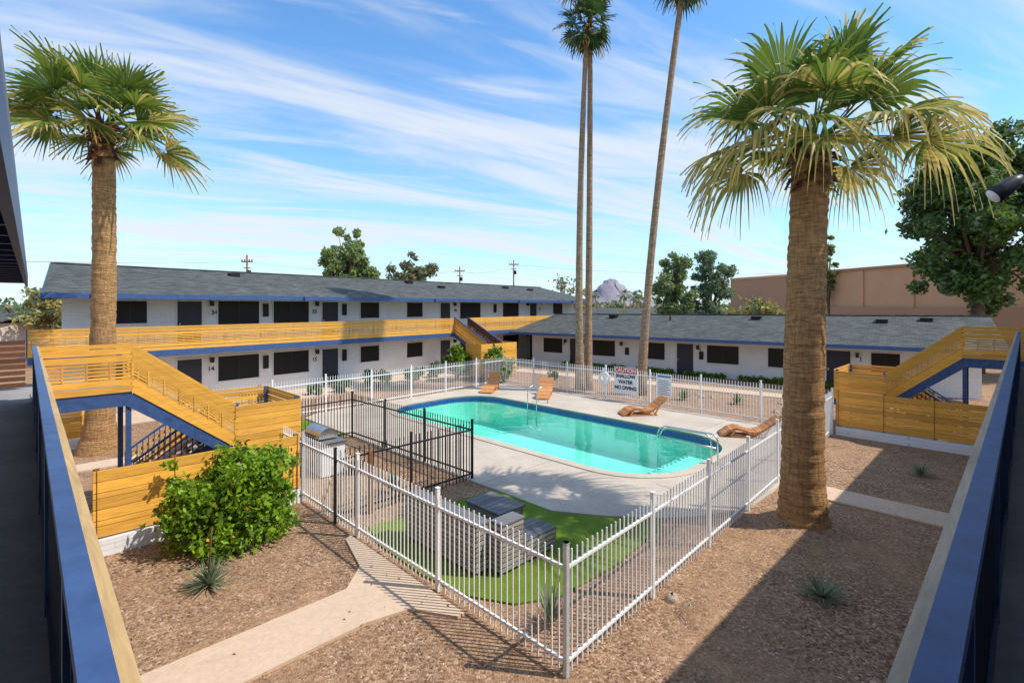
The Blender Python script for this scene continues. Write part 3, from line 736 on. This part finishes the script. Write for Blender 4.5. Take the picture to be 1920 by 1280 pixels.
def rock(x,y,r,seed):
    rg=random.Random(seed); mb=MB('rock',['rock'],XY); vs=[];fs=[]
    for i in range(5):
        for j in range(8):
            t=math.pi*(i+.5)/5*.6; a=j*math.pi/4; k=r*rg.uniform(.75,1.15); vs.append((x+k*math.sin(t)*math.cos(a),y+k*math.sin(t)*math.sin(a),max(-.02,k*math.cos(t)*.8)))
    for i in range(4):
        for j in range(8): fs.append((i*8+j,i*8+(j+1)%8,(i+1)*8+(j+1)%8,(i+1)*8+j))
    fs.append(tuple(range(8))); mb.raw(vs,fs,0,True); mb.obj()
rock(2.45,7.75,.13,1); rock(2.62,7.5,.09,2); rock(-3.0,12.9,.25,3)
for i in range(14):
    p=UV(random.uniform(21.5,26),random.uniform(5,20),0); rock(p.x,p.y,random.uniform(.08,.2),i+10)
def mound(x,y,r,h,seed):
    rg=random.Random(seed); mb=MB('soil_mound',['gravel'],XY); vs=[(x,y,h)]; fs=[]
    for i in range(1,6):
        for j in range(20):
            a=j*math.pi/10; q=r*i/5*rg.uniform(.92,1.08); vs.append((x+q*math.cos(a),y+q*math.sin(a),(h*math.cos(i/5*math.pi/2)*rg.uniform(.7,1.2)+.006) if i<5 else -.01))
    for j in range(20):
        fs.append((0,1+j,1+(j+1)%20))
        for i in range(4): fs.append((1+i*20+j,1+(i+1)*20+j,1+(i+1)*20+(j+1)%20,1+i*20+(j+1)%20))
    mb.raw(vs,fs,0,True); mb.obj()
mound(6.0,10.4,1.0,.12,1); mound(2.75,7.35,.4,.07,2)
# ---------------- leaf litter on the gravel
rng=np.random.default_rng(3); lt=MB('leaf_litter',['straw','dry'],XY); 
for i in range(900):
    u=rng.uniform(.4,20); v=rng.uniform(.4,11.5)
    if u>4.7 and v>3.9: continue
    p=UV(u,v,.05); a=rng.uniform(0,6.28); l=rng.uniform(.01,.035); dx=math.cos(a)*l; dy=math.sin(a)*l
    lt.raw([(p.x-dx,p.y-dy,.045),(p.x-dy*.4,p.y+dx*.4,.055),(p.x+dx,p.y+dy,.047),(p.x+dy*.4,p.y-dx*.4,.05)],[(0,1,2,3)],int(rng.random()<.5))
lt.obj()
# ---------------- furniture
sf=MB('outdoor_sectional_bench',['greywood','door','greytop'])
def sbox(u0,u1,v0,v1,z1):
    n=int((z1-.06)/.085)
    for i in range(n):
        z=.1+i*.085
        sf.box(u0,u0+.025,v0,v1,z,z+.06); sf.box(u1-.025,u1,v0,v1,z,z+.06); sf.box(u0,u1,v0,v0+.025,z,z+.06,0); sf.box(u0,u1,v1-.025,v1,z,z+.06)
    for a in (u0+.03,u1-.08):
        for b in (v0+.03,v1-.08): sf.box(a,a+.05,b,b+.05,.0,z1-.02,0)
    for i in range(int((v1-v0)/.4)): sf.box(u0+.026,u0+.05,v0+.2+i*.4,v0+.25+i*.4,.05,z1-.03)
    sf.box(u0+.03,u1-.03,v0+.03,v1-.03,.06,z1-.1,1)
sbox(5.45,5.75,6.3,8.35,.86); sbox(5.76,6.35,6.3,8.35,.42); sbox(5.76,6.3,6.0,6.29,.86); sbox(6.36,7.15,6.0,6.6,.42)
sf.box(5.44,5.78,6.28,8.37,.86,.89,2); sf.box(5.78,6.31,5.99,6.3,.86,.888,2)
for i in range(5): sf.box(5.78+i*.115,5.885+i*.115,6.3,8.35,.42,.45,2)
for i in range(5): sf.box(6.36,7.15,6.0+i*.12,6.11+i*.12,.42,.45,2)
sf.obj()
tbm=MB('coffee_table',['greywood','greytop'])
for i in range(7): tbm.box(6.75,7.5,7.1+i*.15,7.24+i*.15,.42,.46,1)
for a in (6.8,7.4):
    for b in (7.15,8.05): tbm.box(a,a+.06,b,b+.06,.03,.42)
tbm.box(6.8,7.46,7.15,8.1,.30,.42,0); tbm.obj()
def lounge(x,y,yaw,back=0.0):
    c,s=math.cos(yaw),math.sin(yaw)
    F=lambda a,b,cc: Vector((x+a*c-b*s,y+a*s+b*c,.05+cc))
    mb=MB('wooden_chaise_lounge',['cedar'],F)
    pr=[(0,.06),(.12,.14),(.3,.27),(.5,.33),(.7,.30),(.9,.22),(1.1,.20),(1.3,.28),(1.5,.42),(1.7,.58),(1.88,.72+back)]
    P=[]
    for i in range(len(pr)-1):
        for k in range(3): t=k/3; P.append((pr[i][0]*(1-t)+pr[i+1][0]*t,pr[i][1]*(1-t)+pr[i+1][1]*t))
    P.append(pr[-1])
    for (a,z),(a2,z2) in zip(P[:-1],P[1:]):
        mb.slab([(a+.006,-.33,z),(a2-.006,-.33,z2),(a2-.006,.33,z2),(a+.006,.33,z)],.022,0)
    for b in (-.28,.28):
        for q in zip(P[:-1],P[1:]): mb.beam((q[0][0],b,q[0][1]-.06),(q[1][0],b,q[1][1]-.06),.04,.07,0)
        mb.beam((.5,b,.28),(.3,b,0),.05,.05,0); mb.beam((.3,b,.03),(1.4,b,.03),.05,.05,0); mb.beam((1.25,b,.2),(1.45,b,0),.05,.05,0); mb.beam((1.6,b,.45),(1.35,b,0.02),.05,.05,0)
    mb.obj()
lounge(4.4,20.6,math.radians(8)); lounge(7.15,17.5,math.radians(-12))
lounge(1.45,23.9,math.radians(80),.1); lounge(-1.3,25.6,math.radians(78),.15)
bq=MB('barbecue_grill',['steel','black','trim'])
gu,gv=6.15,13.6
bq.box(gu-.35,gu+.3,gv-.8,gv+.8,.03,.85,2); bq.box(gu-.38,gu+.33,gv-.85,gv+.85,.85,.9,0)
bq.box(gu-.36,gu-.35,gv-.35,gv+.35,.2,.75,0)
arc=[(gu+.27*math.cos(t),.93+.27*math.sin(t)) for t in [math.pi*k/10 for k in range(11)]]
for (a,z),(a2,z2) in zip(arc[:-1],arc[1:]): bq.quad([(a,gv-.45,z),(a2,gv-.45,z2),(a2,gv+.45,z2),(a,gv+.45,z)],0)
for b in (gv-.45,gv+.45): bq.quad([(a,b,z) for a,z in arc],0)
bq.tube([(gu-.3,gv-.35,1.02),(gu-.34,gv-.35,1.02),(gu-.34,gv+.35,1.02),(gu-.3,gv+.35,1.02)],.015,8,1)
for k in range(4): bq.tube([(gu-.35,gv-.3+k*.2,.8),(gu-.4,gv-.3+k*.2,.8)],.03,10,1)
bq.obj()
def rail(name,runs):
    mb=MB(name,['steel']); 
    for r in runs: mb.tube(r,.022,10,0)
    mb.obj()
def loop(u,v0,v1): 
    return [(u,v0,.05),(u,v0,.7),(u,v0+.05,.82),(u,v0+.18,.88),(u,v1-.25,.86),(u,v1-.08,.78),(u,v1,.6),(u,v1,-.4)]
rail('pool_handrail',[loop(14.1,5.95,7.8),[(14.1,5.95,.5),(14.1,7.8,.5)],loop(13.97,6.08,7.65)])
def lad(v): return [(17.5,v,.05),(17.5,v,.6),(17.4,v,.78),(17.15,v,.86),(16.85,v,.78),(16.75,v,.55),(16.75,v,-.9)]
rail('pool_ladder',[lad(15.2),lad(15.75),[(16.75,15.2,-.3),(16.75,15.75,-.3)],[(16.75,15.2,-.6),(16.75,15.75,-.6)]])
def signb(name,v,z,wd,h,mat='signwhite',u=20.44):
    e=empty(name); mb=MB('panel',[mat,'ink']); mb.box(u,u+.02,v-wd/2,v+wd/2,z-h/2,z+h/2,0)
    for a in (v-wd*.35,v+wd*.35): mb.box(u+.02,u+.05,a-.015,a+.015,z-h*.3,z+h*.3,1)
    mb.obj(e); return e
dS=(UV(0,-1,0)-UV(0,0,0))
s1=signb('caution_sign',12.95,1.0,1.25,1.25)
mb=MB('header',['red']); mb.box(20.428,20.4395,12.36,13.54,1.35,1.61); mb.obj(s1)
text('lettering','CAUTION',UV(20.425,12.95,1.48),dS,.25,'signwhite',s1)
for k,s in enumerate(('SHALLOW','WATER','NO DIVING')): text('lettering',s,UV(20.437,12.95,1.20-k*.27),dS,.225,'ink',s1)
s2=signb('pool_rules_sign',11.0,1.0,.72,.95)
mb=MB('header',['signblue']); mb.box(20.43,20.4395,10.68,11.32,1.35,1.43); mb.obj(s2)
mb=MB('text_lines',['ink'])
for k in range(9):
    w2=.28-.05*((k*7)%3); mb.box(20.434,20.4395,11-w2,11.28,.6+k*.075,.618+k*.075)
mb.obj(s2)
lr=MB('life_ring',['signwhite','red'])
pts=[(20.4,14.1+.27*math.cos(t),1.0+.27*math.sin(t)) for t in [2*math.pi*k/24 for k in range(25)]]
lr.tube(pts,.06,8,0)
lr.box(20.42,20.46,14.0,14.2,.3,1.5,0); lr.obj()
wp=MB('wooden_post',['pole']); wp.box(5.55,5.63,9.9,9.98,0,1.35); wp.obj()
po2=MB('plant_pot',['black'],XY); po2.tube([(-4.2,13.6,0),(-4.2,13.6,.25),(-4.2,13.6,.3)],[.16,.21,.22],16,0,True); po2.obj()
# ---------------- world
w=bpy.data.worlds.new('World'); scene.world=w; w.use_nodes=True
nt=w.node_tree; N_=nt.nodes; L_=nt.links; bg=N_['Background']
sky=N_.new('ShaderNodeTexSky'); sky.sky_type='NISHITA'; sky.sun_disc=False
sky.sun_elevation=math.radians(52.8); sky.sun_rotation=math.radians(99); sky.air_density=1.0; sky.dust_density=.4; sky.ozone_density=2.0
tc=N_.new('ShaderNodeTexCoord'); sx=N_.new('ShaderNodeSeparateXYZ'); L_.new(tc.outputs['Generated'],sx.inputs[0])
def mth(op,a,b):
    m=N_.new('ShaderNodeMath'); m.operation=op
    for i,x in enumerate((a,b)):
        if isinstance(x,(int,float)): m.inputs[i].default_value=x
        else: L_.new(x,m.inputs[i])
    return m.outputs[0]
zz=mth('ADD',mth('MAXIMUM',sx.outputs[2],0),.13)
cb=N_.new('ShaderNodeCombineXYZ'); L_.new(mth('DIVIDE',sx.outputs[0],zz),cb.inputs[0]); L_.new(mth('DIVIDE',sx.outputs[1],zz),cb.inputs[1])
def cloud(rot,scale,loc,sc,lo,hi,dist):
    mp=N_.new('ShaderNodeMapping'); mp.inputs['Rotation'].default_value=(0,0,math.radians(rot)); L_.new(cb.outputs[0],mp.inputs[0])
    mp2=N_.new('ShaderNodeMapping'); mp2.inputs['Scale'].default_value=scale; mp2.inputs['Location'].default_value=loc; L_.new(mp.outputs[0],mp2.inputs[0])
    n1=N_.new('ShaderNodeTexNoise'); n1.inputs['Scale'].default_value=sc; n1.inputs['Detail'].default_value=7; n1.inputs['Roughness'].default_value=.57; n1.inputs['Distortion'].default_value=dist; L_.new(mp2.outputs[0],n1.inputs['Vector'])
    r1=N_.new('ShaderNodeValToRGB'); r1.color_ramp.elements[0].position=lo; r1.color_ramp.elements[1].position=hi; r1.color_ramp.interpolation='EASE'; L_.new(n1.outputs['Fac'],r1.inputs[0]); return r1.outputs[0]
c1=cloud(-30,(.42,1.7,1),(3.1,1.7,0),.95,.41,.68,.9); c2=cloud(-20,(.5,2.6,1),(7.3,4.2,0),1.4,.44,.74,.7)
cc=mth('MAXIMUM',c1,mth('MULTIPLY',c2,.85))
hz=mth('SUBTRACT',1.0,mth('MULTIPLY',sx.outputs[2],3.0)); hz=mth('MULTIPLY',mth('MAXIMUM',hz,0),.3)
fac=mth('MINIMUM',mth('ADD',mth('MULTIPLY',cc,.85),hz),.95)
mx=N_.new('ShaderNodeMix'); mx.data_type='RGBA'; L_.new(fac,mx.inputs[0]); 
tint=N_.new('ShaderNodeMix'); tint.data_type='RGBA'; tint.blend_type='MULTIPLY'; tint.inputs[0].default_value=1; L_.new(sky.outputs[0],tint.inputs[6]); tint.inputs[7].default_value=(.95,1.42,1.70,1)
L_.new(tint.outputs[2],mx.inputs[6]); mx.inputs[7].default_value=(5.6,5.9,6.4,1)
L_.new(mx.outputs[2],bg.inputs[0]); bg.inputs[1].default_value=.15
sun=bpy.data.lights.new('sun','SUN'); sun.energy=4.6; sun.angle=math.radians(.6); sun.color=(1,.94,.84)
so=bpy.data.objects.new('sun',sun); scene.collection.objects.link(so)
so.rotation_euler=Vector((-.75,.12,-1)).to_track_quat('-Z','Y').to_euler()
cam=bpy.data.cameras.new('camera'); co=bpy.data.objects.new('camera',cam); scene.collection.objects.link(co)
co.location=(0,0,4.5); co.rotation_euler=(math.radians(90),0,0); cam.lens=17.8; cam.sensor_width=36; cam.shift_y=-.0349; cam.clip_start=.02; cam.clip_end=12000
scene.camera=co
scene.view_settings.view_transform='Standard'; scene.view_settings.look='None'; scene.view_settings.exposure=0
